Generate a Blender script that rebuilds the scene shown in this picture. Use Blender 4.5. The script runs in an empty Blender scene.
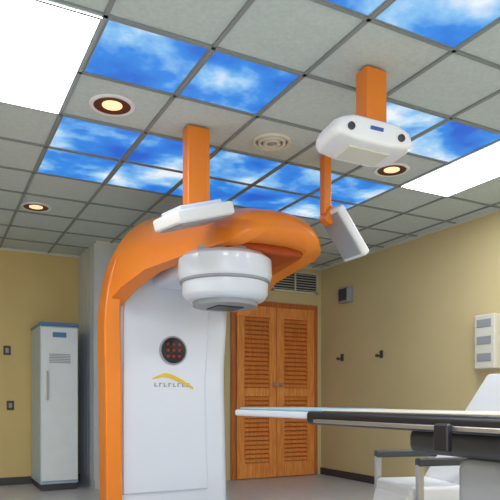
import bpy, bmesh, math, random
from mathutils import Vector, Matrix
random.seed(3)
scene=bpy.context.scene
try:
    scene.view_settings.view_transform='Standard'
except Exception as e: print(e)
H=3.06; T=0.6; U0=0.79; V0=3.07

# ---------------- materials ----------------
def mat(name,col,rough=.5,metal=0,noise=0,nscale=8,bump=0,bscale=60,emit=0,coat=0):
    m=bpy.data.materials.new(name); m.use_nodes=True
    nt=m.node_tree; b=nt.nodes['Principled BSDF']
    c=(col[0],col[1],col[2],1)
    b.inputs['Base Color'].default_value=c
    b.inputs['Roughness'].default_value=rough; b.inputs['Metallic'].default_value=metal
    if coat: b.inputs['Coat Weight'].default_value=coat
    tc=nt.nodes.new('ShaderNodeTexCoord')
    if noise:
        n=nt.nodes.new('ShaderNodeTexNoise'); n.inputs['Scale'].default_value=nscale; n.inputs['Detail'].default_value=5
        nt.links.new(tc.outputs['Object'],n.inputs['Vector'])
        r=nt.nodes.new('ShaderNodeValToRGB')
        r.color_ramp.elements[0].position=.3; r.color_ramp.elements[1].position=.7
        r.color_ramp.elements[0].color=(c[0]*(1-noise),c[1]*(1-noise),c[2]*(1-noise),1)
        r.color_ramp.elements[1].color=(min(1,c[0]*(1+noise)),min(1,c[1]*(1+noise)),min(1,c[2]*(1+noise)),1)
        nt.links.new(n.outputs['Fac'],r.inputs[0]); nt.links.new(r.outputs[0],b.inputs['Base Color'])
    if bump:
        n2=nt.nodes.new('ShaderNodeTexNoise'); n2.inputs['Scale'].default_value=bscale
        nt.links.new(tc.outputs['Object'],n2.inputs['Vector'])
        bp=nt.nodes.new('ShaderNodeBump'); bp.inputs['Strength'].default_value=bump; bp.inputs['Distance'].default_value=.01
        nt.links.new(n2.outputs['Fac'],bp.inputs['Height']); nt.links.new(bp.outputs[0],b.inputs['Normal'])
    if emit:
        b.inputs['Emission Color'].default_value=c; b.inputs['Emission Strength'].default_value=emit
    return m
def srgb(r,g,b):
    f=lambda x:(x/255/12.92) if x/255<=.04045 else ((x/255+.055)/1.055)**2.4
    return (f(r),f(g),f(b))
M={}
M['tile']=mat('ceiling_tile',srgb(196,210,212),.9,noise=.06,nscale=40,bump=.3,bscale=150)
M['tbar']=mat('ceiling_tbar',srgb(136,146,150),.5)
M['yellow']=mat('wall_paint_tan',srgb(210,196,150),.8,noise=.03,nscale=2,bump=.05)
M['yellow2']=mat('wall_paint_ochre',srgb(214,192,136),.8,noise=.03,nscale=2,bump=.05)
M['floor']=mat('vinyl_floor',srgb(186,188,194),.3,noise=.08,nscale=14)
M['white']=mat('machine_white',srgb(218,228,246),.3,noise=.01,nscale=2,coat=.3)
M['white2']=mat('cover_white',srgb(232,236,242),.4,noise=.01)
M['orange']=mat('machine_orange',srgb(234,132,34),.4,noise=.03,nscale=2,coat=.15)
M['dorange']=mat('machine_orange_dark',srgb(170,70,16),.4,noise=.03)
M['grey']=mat('plastic_grey',srgb(150,156,165),.45,noise=.02)
M['dgrey']=mat('plastic_dark',srgb(62,64,70),.45,noise=.03)
M['black']=mat('carbon_black',srgb(30,30,38),.35,noise=.1,nscale=90)
M['red']=mat('badge_red',srgb(150,30,25),.4,noise=.05)
M['gold']=mat('logo_gold',srgb(225,190,40),.4,noise=.03)
M['metal']=mat('brushed_metal',srgb(190,190,192),.3,metal=.9,noise=.04)
M['blue']=mat('mattress_blue',srgb(150,190,210),.6,noise=.04)
M['label']=mat('label_blue',srgb(50,90,170),.4,noise=.04)
M['trim']=mat('trim_white',srgb(215,215,205),.5,noise=.02)
M['light']=mat('light_diffuser',(1,1,1),.5,emit=4.0,noise=0)
M['cab']=mat('cabinet_white',srgb(226,236,246),.35,noise=.02)
M['cabside']=mat('cabinet_blue_grey',srgb(176,200,222),.4,noise=.03)
M['cabtop']=mat('cabinet_blue_cap',srgb(84,128,176),.4,noise=.03)
M['can']=mat('downlight_copper',srgb(96,48,30),.35,metal=.4,noise=.05)
M['bulb']=mat('downlight_bulb',(1,.62,.36),.5,emit=1.1)
# wood
def wood(name,c1,c2):
    m=bpy.data.materials.new(name); m.use_nodes=True; nt=m.node_tree; b=nt.nodes['Principled BSDF']
    tc=nt.nodes.new('ShaderNodeTexCoord'); mp=nt.nodes.new('ShaderNodeMapping'); mp.inputs['Scale'].default_value=(14,14,1.2)
    n=nt.nodes.new('ShaderNodeTexNoise'); n.inputs['Scale'].default_value=3; n.inputs['Detail'].default_value=6
    r=nt.nodes.new('ShaderNodeValToRGB'); r.color_ramp.elements[0].position=.35; r.color_ramp.elements[1].position=.65
    r.color_ramp.elements[0].color=(*c1,1); r.color_ramp.elements[1].color=(*c2,1)
    nt.links.new(tc.outputs['Object'],mp.inputs[0]); nt.links.new(mp.outputs[0],n.inputs['Vector'])
    nt.links.new(n.outputs['Fac'],r.inputs[0]); nt.links.new(r.outputs[0],b.inputs['Base Color']); b.inputs['Roughness'].default_value=.4
    return m
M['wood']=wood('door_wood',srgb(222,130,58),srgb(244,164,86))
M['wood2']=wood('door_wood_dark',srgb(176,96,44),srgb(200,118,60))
# sky panel
def skymat():
    m=bpy.data.materials.new('printed_sky'); m.use_nodes=True; nt=m.node_tree; b=nt.nodes['Principled BSDF']
    tc=nt.nodes.new('ShaderNodeTexCoord'); mp=nt.nodes.new('ShaderNodeMapping'); mp.inputs['Location'].default_value=(3.9,2.2,0)
    n=nt.nodes.new('ShaderNodeTexNoise'); n.inputs['Scale'].default_value=1.7; n.inputs['Detail'].default_value=8; n.inputs['Roughness'].default_value=.54; n.inputs['Distortion'].default_value=.15
    r=nt.nodes.new('ShaderNodeValToRGB'); e=r.color_ramp.elements
    e[0].position=.36; e[0].color=(*srgb(12,92,206),1)
    e[1].position=.68; e[1].color=(*srgb(238,246,254),1)
    x=e.new(.49); x.color=(*srgb(46,138,230),1)
    x=e.new(.58); x.color=(*srgb(140,198,244),1)
    nt.links.new(tc.outputs['Object'],mp.inputs[0]); nt.links.new(mp.outputs[0],n.inputs['Vector']); nt.links.new(n.outputs['Fac'],r.inputs[0])
    nt.links.new(r.outputs[0],b.inputs['Emission Color']); b.inputs['Emission Strength'].default_value=.95
    b.inputs['Base Color'].default_value=(.02,.04,.07,1); b.inputs['Roughness'].default_value=.6
    return m
M['sky']=skymat()
M['clad']=mat('wall_cladding_grey',srgb(204,212,222),.6,noise=.01,nscale=3)

# ---------------- mesh helpers ----------------
def finish(bm,name,m,parent=None,smooth=False,bevel=0,seg=3):
    bmesh.ops.recalc_face_normals(bm,faces=bm.faces)
    me=bpy.data.meshes.new(name); bm.to_mesh(me); bm.free()
    ob=bpy.data.objects.new(name,me); scene.collection.objects.link(ob)
    if m: me.materials.append(M[m])
    if smooth:
        for p in me.polygons: p.use_smooth=True
    if bevel:
        b=ob.modifiers.new('bev','BEVEL'); b.width=bevel; b.segments=seg; b.limit_method='ANGLE'; b.angle_limit=math.radians(40)
        for p in me.polygons: p.use_smooth=True
        wn=ob.modifiers.new('wn','WEIGHTED_NORMAL'); wn.keep_sharp=False
    if parent: ob.parent=parent
    return ob
def empty(name,loc=(0,0,0)):
    e=bpy.data.objects.new(name,None); e.empty_display_size=.1; scene.collection.objects.link(e); return e
def addbox(bm,a,b,mtx=None):
    vs=[]
    for z in (a[2],b[2]):
        for (x,y) in ((a[0],a[1]),(b[0],a[1]),(b[0],b[1]),(a[0],b[1])):
            p=Vector((x,y,z)); 
            if mtx: p=mtx@p
            vs.append(bm.verts.new(p))
    for f in ((0,3,2,1),(4,5,6,7),(0,1,5,4),(1,2,6,5),(2,3,7,6),(3,0,4,7)):
        bm.faces.new([vs[i] for i in f])
def box(name,a,b,m,parent=None,bevel=0,mtx=None,seg=3):
    bm=bmesh.new(); addbox(bm,a,b,mtx); return finish(bm,name,m,parent,bevel=bevel,seg=seg)
def lathe(name,prof,c,m,parent=None,seg=40,mtx=None):
    bm=bmesh.new(); rings=[]
    for r,z in prof:
        ring=[]
        for i in range(seg):
            a=2*math.pi*i/seg
            p=Vector((r*math.cos(a),r*math.sin(a),z))
            if mtx: p=mtx@p
            ring.append(bm.verts.new(p+Vector(c)))
        rings.append(ring)
    for k in range(len(rings)-1):
        for i in range(seg):
            j=(i+1)%seg
            bm.faces.new((rings[k][i],rings[k][j],rings[k+1][j],rings[k+1][i]))
    bm.faces.new(rings[0]); bm.faces.new(rings[-1])
    ob=finish(bm,name,m,parent,smooth=True)
    ob.modifiers.new('es','EDGE_SPLIT').split_angle=math.radians(35)
    return ob
def prism(name,pts,v0,v1,m,parent=None,bevel=0,seg=4):
    """pts in (u,z), extruded along v"""
    bm=bmesh.new()
    A=[bm.verts.new((p[0],v0,p[1])) for p in pts]; B=[bm.verts.new((p[0],v1,p[1])) for p in pts]
    bm.faces.new(A); bm.faces.new(B[::-1]); n=len(pts)
    for i in range(n):
        j=(i+1)%n; bm.faces.new((A[i],A[j],B[j],B[i]))
    return finish(bm,name,m,parent,bevel=bevel,seg=seg)
def spline(pts,n=6):
    out=[]
    P=[pts[0]]+list(pts)+[pts[-1]]
    for i in range(1,len(P)-2):
        for k in range(n):
            t=k/n; a,b,c,d=[Vector(P[i+q]) for q in (-1,0,1,2)]
            out.append(tuple(.5*((2*b)+(c-a)*t+(2*a-5*b+4*c-d)*t*t+(3*b-a-3*c+d)*t**3)))
    out.append(tuple(pts[-1])); return out

# ---------------- room ----------------
UL,UR=-2.2,5.15; VF,VB,VB2=-2.0,8.4,7.5; US=1.8
box('floor',(UL-.1,VF-.1,-.1),(UR+.1,VB+.1,0),'floor')
box('ceiling',(UL-.1,VF-.1,H),(UR+.1,VB+.1,H+.1),'tile')
box('wall_left',(UL-.1,VF-.1,0),(UL,VB+.1,H),'yellow2')
box('wall_right',(UR,VF-.1,0),(UR+.1,VB2+.1,H),'yellow')
box('wall_front',(UL,VF-.1,0),(UR,VF,H),'yellow')
box('wall_back',(UL,VB,0),(US,VB+.1,H),'yellow2')
# clad partition
box('wall_partition',(US,VB2,0),(3.55,VB+.1,H),'clad')
box('wall_rear',(3.55,VB2,0),(UR,VB2+.1,H),'yellow')
# cladding boards (trim)
bm=bmesh.new()
for k in range(5): addbox(bm,(US-.012,7.5+.18*k+.008,.1),(US,7.5+.18*k+.172,H-.03))
for k in range(9): addbox(bm,(US+.02+k*.19,VB2-.012,.1),(US+.20+k*.19,VB2,H-.03))
finish(bm,'trim_1','clad')
# perimeter angle trim + baseboards
bm=bmesh.new()
addbox(bm,(UR-.02,VF,H-.03),(UR,VB2,H)); addbox(bm,(US,VB2-.02,H-.03),(UR-.02,VB2,H)); addbox(bm,(UL,VB-.02,H-.03),(US,VB,H)); 
finish(bm,'trim_2','trim')
box('baseboard_right',(UR-.015,VF,0),(UR,VB2,.1),'dgrey'); box('baseboard_back',(UL,VB-.015,0),(US,VB,.1),'dgrey')
# ceiling grid
bm=bmesh.new()
us=[U0+T*i for i in range(-4,8)]; vs_=[V0+T*j for j in range(-8,9)]
for u in us:
    if UL<u<UR-.02: addbox(bm,(u-.012,VF,H-.012),(u+.012,(VB if u<US else VB2),H-.001))
for v in vs_:
    if VF<v<VB: addbox(bm,(UL,v-.012,H-.012),((UR if v<VB2 else US),v+.012,H-.001))
finish(bm,'trim_3','tbar')

def panel(name,i,j,m,ni=1,nj=1):
    e=empty(name); d=.0 if ni*nj==1 else .012
    a=(U0+T*i+.014,V0+T*j+.014); b=(U0+T*(i+ni)-.014,V0+T*(j+nj)-.014)
    box('diffuser',(a[0],a[1],H-.006-d),(b[0],b[1],H-.001-d),m,e)
    bm=bmesh.new(); w=.008
    addbox(bm,(a[0],a[1],H-.011-d),(b[0],a[1]+w,H-.0065-d)); addbox(bm,(a[0],b[1]-w,H-.011-d),(b[0],b[1],H-.0065-d))
    addbox(bm,(a[0],a[1]+w,H-.011-d),(a[0]+w,b[1]-w,H-.0065-d)); addbox(bm,(b[0]-w,a[1]+w,H-.011-d),(b[0],b[1]-w,H-.0065-d))
    finish(bm,'frame','tbar',e)
for (i,j) in [(0,0),(1,0),(1,-2),(2,-2),(3,0),(4,0)]+[(i,j) for i in range(5) for j in (2,3)]:
    panel('sky_ceiling_panel',i,j,'sky')
panel('ceiling_light_panel',-1,0,'light',1,2)
panel('ceiling_light_panel',5,0,'light',1,2)
panel('ceiling_light_panel',-1,-5,'light',1,2)  # this and the following panels: out of view, added to light the room
panel('ceiling_light_panel',2,-6,'light',1,2)
panel('ceiling_light_panel',5,-5,'light',1,2)
panel('ceiling_light_panel',-4,2,'light',1,2)

def downlight(u,v):
    e=empty('recessed_downlight')
    lathe('trim_ring',[(.122,-.002),(.122,-.012),(.145,-.012),(.15,-.002)],(u,v,H),'white2',e)
    lathe('reflector',[(.121,-.003),(.121,-.010),(.07,-.006),(.068,-.003)],(u,v,H),'can',e)
    lathe('bulb',[(.066,-.003),(.066,-.008),(.03,-.012),(.001,-.013)],(u,v,H),'bulb',e)
for u,v in [(1.07,3.99),(3.47,4.0),(.95,6.45)]: downlight(u,v)
e=empty('ceiling_air_vent')
for k,r in enumerate((.15,.11,.07)):
    lathe('ring_%d'%k,[(r-.03,-.002),(r-.025,-.018-.004*k),(r-.008,-.020-.004*k),(r,-.002)],(2.29,3.99,H),'trim',e)
lathe('hub',[(.03,-.002),(.03,-.02),(.01,-.03)],(2.29,3.99,H),'grey',e)

# ---------------- doors ----------------
door=empty('door_1'); du0,du1=3.72,5.0; dz=2.42; vf=VB2
bm=bmesh.new()
addbox(bm,(du0-.07,vf-.03,0),(du0,vf,dz+.07)); addbox(bm,(du1,vf-.03,0),(du1+.07,vf,dz+.07)); addbox(bm,(du0,vf-.03,dz),(du1,vf,dz+.07))
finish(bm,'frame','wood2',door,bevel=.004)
mid=(du0+du1)/2
for k,(a,b) in enumerate(((du0+.005,mid-.004),(mid+.004,du1-.005))):
    bm=bmesh.new(); s=.12
    addbox(bm,(a,vf-.05,.01),(a+s,vf-.005,dz-.005)); addbox(bm,(b-s,vf-.05,.01),(b,vf-.005,dz-.005))
    for z0,z1 in ((.01,.22),(1.15,1.27),(dz-.16,dz-.005)): addbox(bm,(a+s,vf-.05,z0),(b-s,vf-.005,z1))
    finish(bm,'leaf_%d'%(k+1),'wood',door,bevel=.004)
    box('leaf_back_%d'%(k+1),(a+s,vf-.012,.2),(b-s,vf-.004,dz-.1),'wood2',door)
    bm=bmesh.new()
    for z0,z1 in ((.22,1.15),(1.27,dz-.16)):
        n=int((z1-z0)/.06)
        for q in range(n):
            z=z0+(q+.5)*(z1-z0)/n
            mt=Matrix.Translation((0,vf-.03,z))@Matrix.Rotation(math.radians(50),4,'X')
            addbox(bm,(a+s,-.026,-.004),(b-s,.026,.004),mt)
    finish(bm,'louvers_%d'%(k+1),'wood',door)
    x=(b-.05) if k==0 else (a+.05)
    R=Matrix.Rotation(math.radians(90),4,'X')
    lathe('knob_%d'%(k+1),[(.012,0),(.012,.03),(.03,.04),(.032,.055),(.018,.068)],(x,vf-.05,1.32),'metal',door,seg=20,mtx=R)
# vent grille above door
e=empty('wall_vent_grille')
bm=bmesh.new()
g0,g1,gz0,gz1=4.3,5.08,2.66,2.97
for a,b in (((g0,gz0),(g1,gz0+.025)),((g0,gz1-.025),(g1,gz1)),((g0,gz0),(g0+.025,gz1)),((g1-.025,gz0),(g1,gz1)),((g0+.38,gz0),(g0+.4,gz1))):
    addbox(bm,(a[0],vf-.025,a[1]),(b[0],vf,b[1]))
finish(bm,'frame','trim',e)
box('duct',(g0+.02,vf-.006,gz0+.02),(g1-.02,vf-.001,gz1-.02),'dgrey',e)
bm=bmesh.new()
for q in range(7):
    mt=Matrix.Translation((0,vf-.016,gz0+.045+q*.037))@Matrix.Rotation(math.radians(25),4,'X')
    addbox(bm,(g0+.025,-.011,-.003),(g1-.025,.011,.003),mt)
finish(bm,'slats','trim',e)

# ---------------- gantry ----------------
G=empty('radiotherapy_linear_accelerator')
body=spline([(1.47,0.02),(1.47,1.2),(1.46,2.0),(1.54,2.3),(1.74,2.52),(2.05,2.58),(2.36,2.52),(2.55,2.28),(2.60,1.95),(2.57,1.4),(2.58,.8),(2.60,.02)],5)
prism('front_cover',body,5.35,5.95,'white',G,bevel=.10,seg=6)
face=spline([(1.53,.25),(1.53,1.2),(1.54,2.0),(1.62,2.28),(1.85,2.42),(2.15,2.4),(2.3,2.28),(2.37,2.0),(2.33,1.2),(2.36,.25)],5)
prism('face_plate',face,5.33,5.36,'white',G,bevel=.014)
band=spline([(1.35,.02),(1.34,1.2),(1.33,1.7),(1.35,2.0),(1.41,2.28),(1.53,2.52),(1.72,2.70),(1.98,2.80),(2.3,2.80),(2.56,2.68),(2.73,2.45),(2.78,2.15),(2.78,1.98)],6)
inner=spline([(2.64,1.98),(2.63,2.15),(2.56,2.36),(2.38,2.52),(2.05,2.59),(1.74,2.52),(1.55,2.30),(1.48,2.0),(1.485,1.2),(1.49,.02)],6)
prism('side_cover_band',band+inner,5.22,5.48,'orange',G,bevel=.03,seg=4)
R=Matrix.Rotation(math.radians(-90),4,'X')
lathe('drum',[(.42,0),(.44,.05),(.44,.38),(.42,.42)],(2.1,5.96,1.55),'white',G,mtx=R)
prism('drive_stand',[(2.0,.0),(1.98,.3),(1.98,2.3),(2.06,2.45),(2.6,2.45),(2.72,2.3),(2.72,0)],6.38,7.3,'white2',G,bevel=.05)
R2=Matrix.Rotation(math.radians(90),4,'X')
lathe('axis_badge_ring',[(.135,0),(.135,.012),(.12,.016)],(2.0,5.33,1.56),'grey',G,mtx=R2)
lathe('axis_badge',[(.12,.0),(.12,.018),(.115,.02)],(2.0,5.33,1.56),'black',G,mtx=R2)
bm=bmesh.new()
for q in range(3):
    for w in range(3):
        cx,cz=1.945+.055*q,1.505+.055*w
        vsx=[bm.verts.new((cx+.014*math.cos(t*math.pi/6),5.306,cz+.014*math.sin(t*math.pi/6))) for t in range(12)]
        bm.faces.new(vsx)
o=finish(bm,'badge_dots','red',G); sm=o.modifiers.new('s','SOLIDIFY'); sm.thickness=.004; sm.offset=0
sw=spline([(1.80,1.30),(1.92,1.345),(2.05,1.31),(2.2,1.22)],5)+spline([(2.2,1.2),(2.05,1.275),(1.92,1.315),(1.80,1.29)],5)
prism('logo_swoosh',sw,5.322,5.334,'gold',G)
bm=bmesh.new()
for k in range(8):
    x=1.82+k*.045; addbox(bm,(x,5.324,1.222),(x+.009,5.332,1.258)); addbox(bm,(x+.009,5.324,1.25 if k%2 else 1.222),(x+.028,5.332,1.258 if k%2 else 1.23))
finish(bm,'logo_lettering','grey',G)
# arched hood lofted from the band forward over the head
def arch(u0,u1,zb,zt,i0,i1,it,n=22,ex=2.3):
    out=[]
    uc,hw=(u0+u1)/2,(u1-u0)/2
    for k in range(n+1):
        a=math.pi*(1-k/n); c,s=math.cos(a),math.sin(a)
        x=(abs(c)**(2/ex))*(1 if c>0 else -1); out.append((uc+hw*x, zb+(zt-zb)*abs(s)**(2/ex)))
    uc,hw=(i0+i1)/2,(i1-i0)/2
    for k in range(n+1):
        a=math.pi*k/n; c,s=math.cos(a),math.sin(a)
        x=(abs(c)**(2/ex))*(1 if c>0 else -1); out.append((uc+hw*x, zb+(it-zb)*abs(s)**(2/ex)))
    return out
secs=[(3.90,2.12,2.60,2.36,2.43,2.2,2.52,2.365),
(3.93,2.02,2.68,2.31,2.49,2.14,2.56,2.32),
(4.02,1.94,2.76,2.27,2.55,2.08,2.62,2.29),
(4.2,1.86,2.82,2.25,2.61,2.0,2.68,2.33),
(4.5,1.74,2.84,2.23,2.67,1.88,2.70,2.38),
(4.85,1.57,2.83,2.18,2.73,1.72,2.69,2.46),
(5.1,1.44,2.80,2.06,2.77,1.59,2.67,2.52),
(5.3,1.36,2.78,1.93,2.80,1.50,2.64,2.56)]
bm=bmesh.new(); rings=[]
for s in secs:
    rings.append([bm.verts.new((p[0],s[0],p[1])) for p in arch(*s[1:])])
n=len(rings[0])
for k in range(len(rings)-1):
    for i in range(n):
        j=(i+1)%n; bm.faces.new((rings[k][i],rings[k][j],rings[k+1][j],rings[k+1][i]))
bm.faces.new(rings[0]); bm.faces.new(rings[-1])
hood=finish(bm,'gantry_arm_hood','orange',G,smooth=True)
hood.modifiers.new('es','EDGE_SPLIT').split_angle=math.radians(55)
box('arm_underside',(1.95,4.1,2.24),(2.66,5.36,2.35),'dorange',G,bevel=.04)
hc=(2.08,4.37,0)
lathe('head_collar',[(.24,2.32),(.27,2.28),(.27,2.22)],hc,'grey',G)
lathe('treatment_head',[(.24,2.245),(.33,2.235),(.37,2.20),(.375,2.08),(.36,2.04),(.345,2.03),(.34,1.93),(.31,1.89),(.27,1.875)],hc,'white',G,seg=56)
lathe('head_seam',[(.352,2.042),(.362,2.035),(.362,2.02),(.347,2.015)],hc,'grey',G,seg=56)
lathe('collimator',[(.262,1.88),(.255,1.84),(.20,1.835)],hc,'grey',G,seg=48)
box('collimator_window',(1.97,4.26,1.825),(2.19,4.48,1.84),'dgrey',G)
box('head_mount',(1.80,4.4,2.12),(2.5,5.36,2.27),'white',G,bevel=.06)

# ---------------- ceiling detectors ----------------
def tiltbox(name,c,size,rot,m,parent,bevel=.02):
    mt=Matrix.Translation(c)@Matrix.Rotation(rot[2],4,'Z')@Matrix.Rotation(rot[1],4,'Y')@Matrix.Rotation(rot[0],4,'X')
    s=[x/2 for x in size]
    return box(name,(-s[0],-s[1],-s[2]),tuple(s),m,parent,bevel=bevel,mtx=mt)
def rad(*a): return tuple(math.radians(x) for x in a)
D1=empty('ceiling_xray_detector')
box('post',(1.61,3.99,2.46),(1.78,4.10,H-.0125),'orange',D1,bevel=.01)
tiltbox('detector_panel',(1.655,4.00,2.40),(.46,.40,.09),rad(4,-18,4),'white2',D1)
tiltbox('detector_face',(1.670,4.003,2.354),(.40,.34,.015),rad(4,-18,4),'grey',D1,.005)
tiltbox('panel_lid',(1.638,3.997,2.455),(.34,.30,.035),rad(4,-18,4),'white',D1,.01)
D2=empty('ceiling_xray_detector')
box('post',(2.765,3.98,2.58),(2.835,4.05,H-.0125),'orange',D2,bevel=.01)
tiltbox('elbow',(2.82,4.0,2.57),(.09,.10,.14),rad(0,30,0),'orange',D2,.02)
tiltbox('detector_panel',(2.955,3.98,2.44),(.44,.28,.07),rad(0,52,0),'white2',D2)
tiltbox('detector_face',(2.924,3.98,2.416),(.38,.23,.015),rad(0,52,0),'grey',D2,.005)

# infrared camera unit
C=empty('ceiling_tracking_camera')
box('post',(2.245,2.80,2.66),(2.395,2.91,H-.0125),'orange',C,bevel=.01)
prof=[(-.265,-.01),(-.24,.05),(-.16,.085),(.16,.085),(.24,.05),(.265,-.01),(.24,-.05),(.12,-.07),(-.12,-.07),(-.24,-.05)]
bm=bmesh.new(); yaw=Matrix.Translation((2.27,2.87,2.62))@Matrix.Rotation(math.radians(-10),4,'Z')@Matrix.Rotation(math.radians(5),4,'Y')
rings=[]
for y,s in ((-.16,.8),(-.14,.93),(-.09,1),(.09,1),(.14,.93),(.16,.8)):
    rings.append([bm.verts.new(yaw@Vector((p[0]*s,y,p[1]*s))) for p in prof])
for k in range(5):
    for i in range(10):
        j=(i+1)%10; bm.faces.new((rings[k][i],rings[k][j],rings[k+1][j],rings[k+1][i]))
bm.faces.new(rings[0]); bm.faces.new(rings[-1])
finish(bm,'housing','white2',C,bevel=.012)
for k,x in enumerate((-.16,.16)):
    RR=yaw.to_3x3().to_4x4()@Matrix.Rotation(math.radians(90),4,'X')
    p=yaw@Vector((x,-.155,0))
    lathe('lens_%d'%(k+1),[(.022,0),(.022,.014),(.017,.018),(.015,.012)],p,'dgrey',C,seg=24,mtx=RR)
box('front_label',(-.04,-.168,.01),(.04,-.155,.028),'label',C,mtx=yaw)
box('bottom_plate',(-.13,-.09,-.08),(.13,.09,-.068),'trim',C,mtx=yaw,bevel=.004)

# ---------------- couch ----------------
K=empty('treatment_couch')
cu=2.25
box('couch_top_extension',(cu-.26,3.0,.985),(cu+.26,4.02,1.03),'white',K,bevel=.015)
box('mattress',(cu-.25,2.9,1.03),(cu+.25,3.95,1.046),'blue',K,bevel=.007)
box('couch_top',(cu-.27,1.35,.955),(cu+.27,3.05,1.035),'black',K,bevel=.025)
box('sheet',(cu-.24,1.35,1.035),(cu+.24,2.9,1.044),'trim',K,bevel=.004)
for s,n in ((-1,'rail_1'),(1,'rail_2')):
    x=cu+s*.30; box(n,(x-.015,1.4,.97),(x+.015,2.9,.99),'metal',K,bevel=.004)
box('carriage',(cu-.16,1.2,.84),(cu+.20,2.3,.96),'dgrey',K,bevel=.04)
box('lift_column',(cu-.15,1.4,.12),(cu+.2,2.0,.84),'grey',K,bevel=.05)
box('base_plate',(cu-.35,1.2,0),(cu+.35,2.6,.12),'grey',K,bevel=.03)
box('control_pendant',(cu-.35,1.85,.88),(cu-.315,1.93,1.0),'black',K,bevel=.01)

# ---------------- locker ----------------
L=empty('storage_cabinet')
a,b=1.17,1.62
box('carcass',(a,7.62,.08),(b,8.36,2.0),'cabside',L,bevel=.01)
box('top_cap',(a-.005,7.60,2.0),(b+.005,8.365,2.04),'cabtop',L,bevel=.008)
box('door_panel',(a+.01,7.59,.12),(b-.01,7.62,1.98),'cab',L,bevel=.01)
box('plinth',(a+.02,7.64,0),(b-.02,8.34,.08),'dgrey',L)
box('handle',(a+.06,7.56,1.1),(a+.085,7.59,1.45),'metal',L,bevel=.006)
box('display',(a+.14,7.583,1.86),(a+.3,7.59,1.92),'cabtop',L)
bm=bmesh.new()
for q in range(6): addbox(bm,(a+.1,7.584,1.65-q*.02),(b-.1,7.59,1.658-q*.02))
finish(bm,'vent_slots','grey',L)

# ---------------- wall items ----------------
S=empty('wall_speaker')
box('housing',(UR-.10,6.72,2.45),(UR,6.94,2.66),'grey',S,bevel=.015)
box('grille',(UR-.108,6.745,2.475),(UR-.10,6.915,2.635),'dgrey',S)
for v,z in ((6.97,1.70),(6.13,1.69)):
    h=empty('wall_hook')
    box('backplate',(UR-.012,v-.03,z-.05),(UR,v+.03,z+.05),'dgrey',h,bevel=.004)
    lathe('peg',[(.012,0),(.012,.06),(.022,.065),(.02,.08)],(UR-.01,v,z-.02),'dgrey',h,seg=16,mtx=Matrix.Rotation(math.radians(-90),4,'Y'))
for u,z in ((.88,1.74),(.92,1.03)):
    h=empty('wall_switch')
    box('plate',(u-.045,VB-.012,z-.06),(u+.045,VB,z+.06),'dgrey',h,bevel=.004)
    box('rocker',(u-.02,VB-.02,z-.03),(u+.02,VB-.012,z+.03),'grey',h,bevel=.003)
X=empty('glove_dispenser')
box('housing',(UR-.12,4.26,1.42),(UR,4.52,1.98),'trim',X,bevel=.015)
for k in range(3):
    z=1.46+.175*k
    box('slot_%d'%k,(UR-.127,4.30,z+.04),(UR-.12,4.48,z+.12),'grey',X,bevel=.003)

# ---------------- recliner ----------------
Rc=empty('recliner_chair')
mt=Matrix.Translation((3.02,3.15,0))@Matrix.Rotation(math.radians(-15),4,'Z')
def rb(n,a,b,m,bev=.03,rx=None,piv=None):
    q=mt
    if rx is not None: q=mt@Matrix.Translation(piv)@Matrix.Rotation(math.radians(rx),4,'Y')
    box(n,a,b,m,Rc,bevel=bev,mtx=q)
rb('seat',(-.24,-.27,.42),(.28,.27,.54),'white2')
rb('backrest',(-.05,-.27,0),(.06,.27,.95),'white2',.03,35,(.17,0,.5))
rb('leg_rest',(-.05,-.25,-.4),(.04,.25,0),'white2',.03,15,(-.2,0,.48))
rb('armrest_1',(-.22,-.34,.68),(.28,-.28,.73),'dgrey',.01); rb('armrest_2',(-.22,.28,.68),(.28,.34,.73),'dgrey',.01)
for k,(x,y) in enumerate(((-.2,-.31),(.22,-.31),(-.2,.31),(.22,.31))): rb('leg_%d'%k,(x-.02,y-.02,0),(x+.02,y+.02,.69),'metal',.004)

# ---------------- lights ----------------
def area(name,loc,sx,sy,power,col=(1,1,1),rot=(0,0,0)):
    l=bpy.data.lights.new(name,'AREA'); l.shape='RECTANGLE'; l.size=sx; l.size_y=sy; l.energy=power; l.color=col
    o=bpy.data.objects.new(name,l); o.location=loc; o.rotation_euler=rot; scene.collection.objects.link(o); return o
area('troffer_lamp',(.49,3.67,H-.03),.55,1.15,20)
area('troffer_lamp',(4.09,3.67,H-.03),.55,1.15,22)
area('troffer_lamp',(.49,.67,H-.03),.55,1.15,40)  # this and the following troffer lamps belong to the added, unseen panels
area('troffer_lamp',(2.3,.1,H-.03),.55,1.15,40)
area('troffer_lamp',(4.09,.67,H-.03),.55,1.15,34)
area('troffer_lamp',(-1.4,4.9,H-.03),.55,1.15,34)
area('rear_fill_light',(0.2,-1.8,1.4),4.0,2.0,90,(1,.98,.95),(math.radians(100),0,math.radians(-15)))  # soft fill lamp added behind the camera, no window there
w=bpy.data.worlds.new('World'); scene.world=w; w.use_nodes=True
w.node_tree.nodes['Background'].inputs[0].default_value=(.8,.85,.9,1); w.node_tree.nodes['Background'].inputs[1].default_value=.4

# ---------------- camera ----------------
cam=bpy.data.cameras.new('camera'); co=bpy.data.objects.new('camera',cam); scene.collection.objects.link(co)
co.location=(0,0,1.1); co.rotation_euler=(math.radians(90),0,math.radians(-27.8))
cam.sensor_width=36; cam.sensor_fit='HORIZONTAL'; cam.lens=36*607/500; cam.shift_y=150/500; cam.clip_start=.05
scene.camera=co
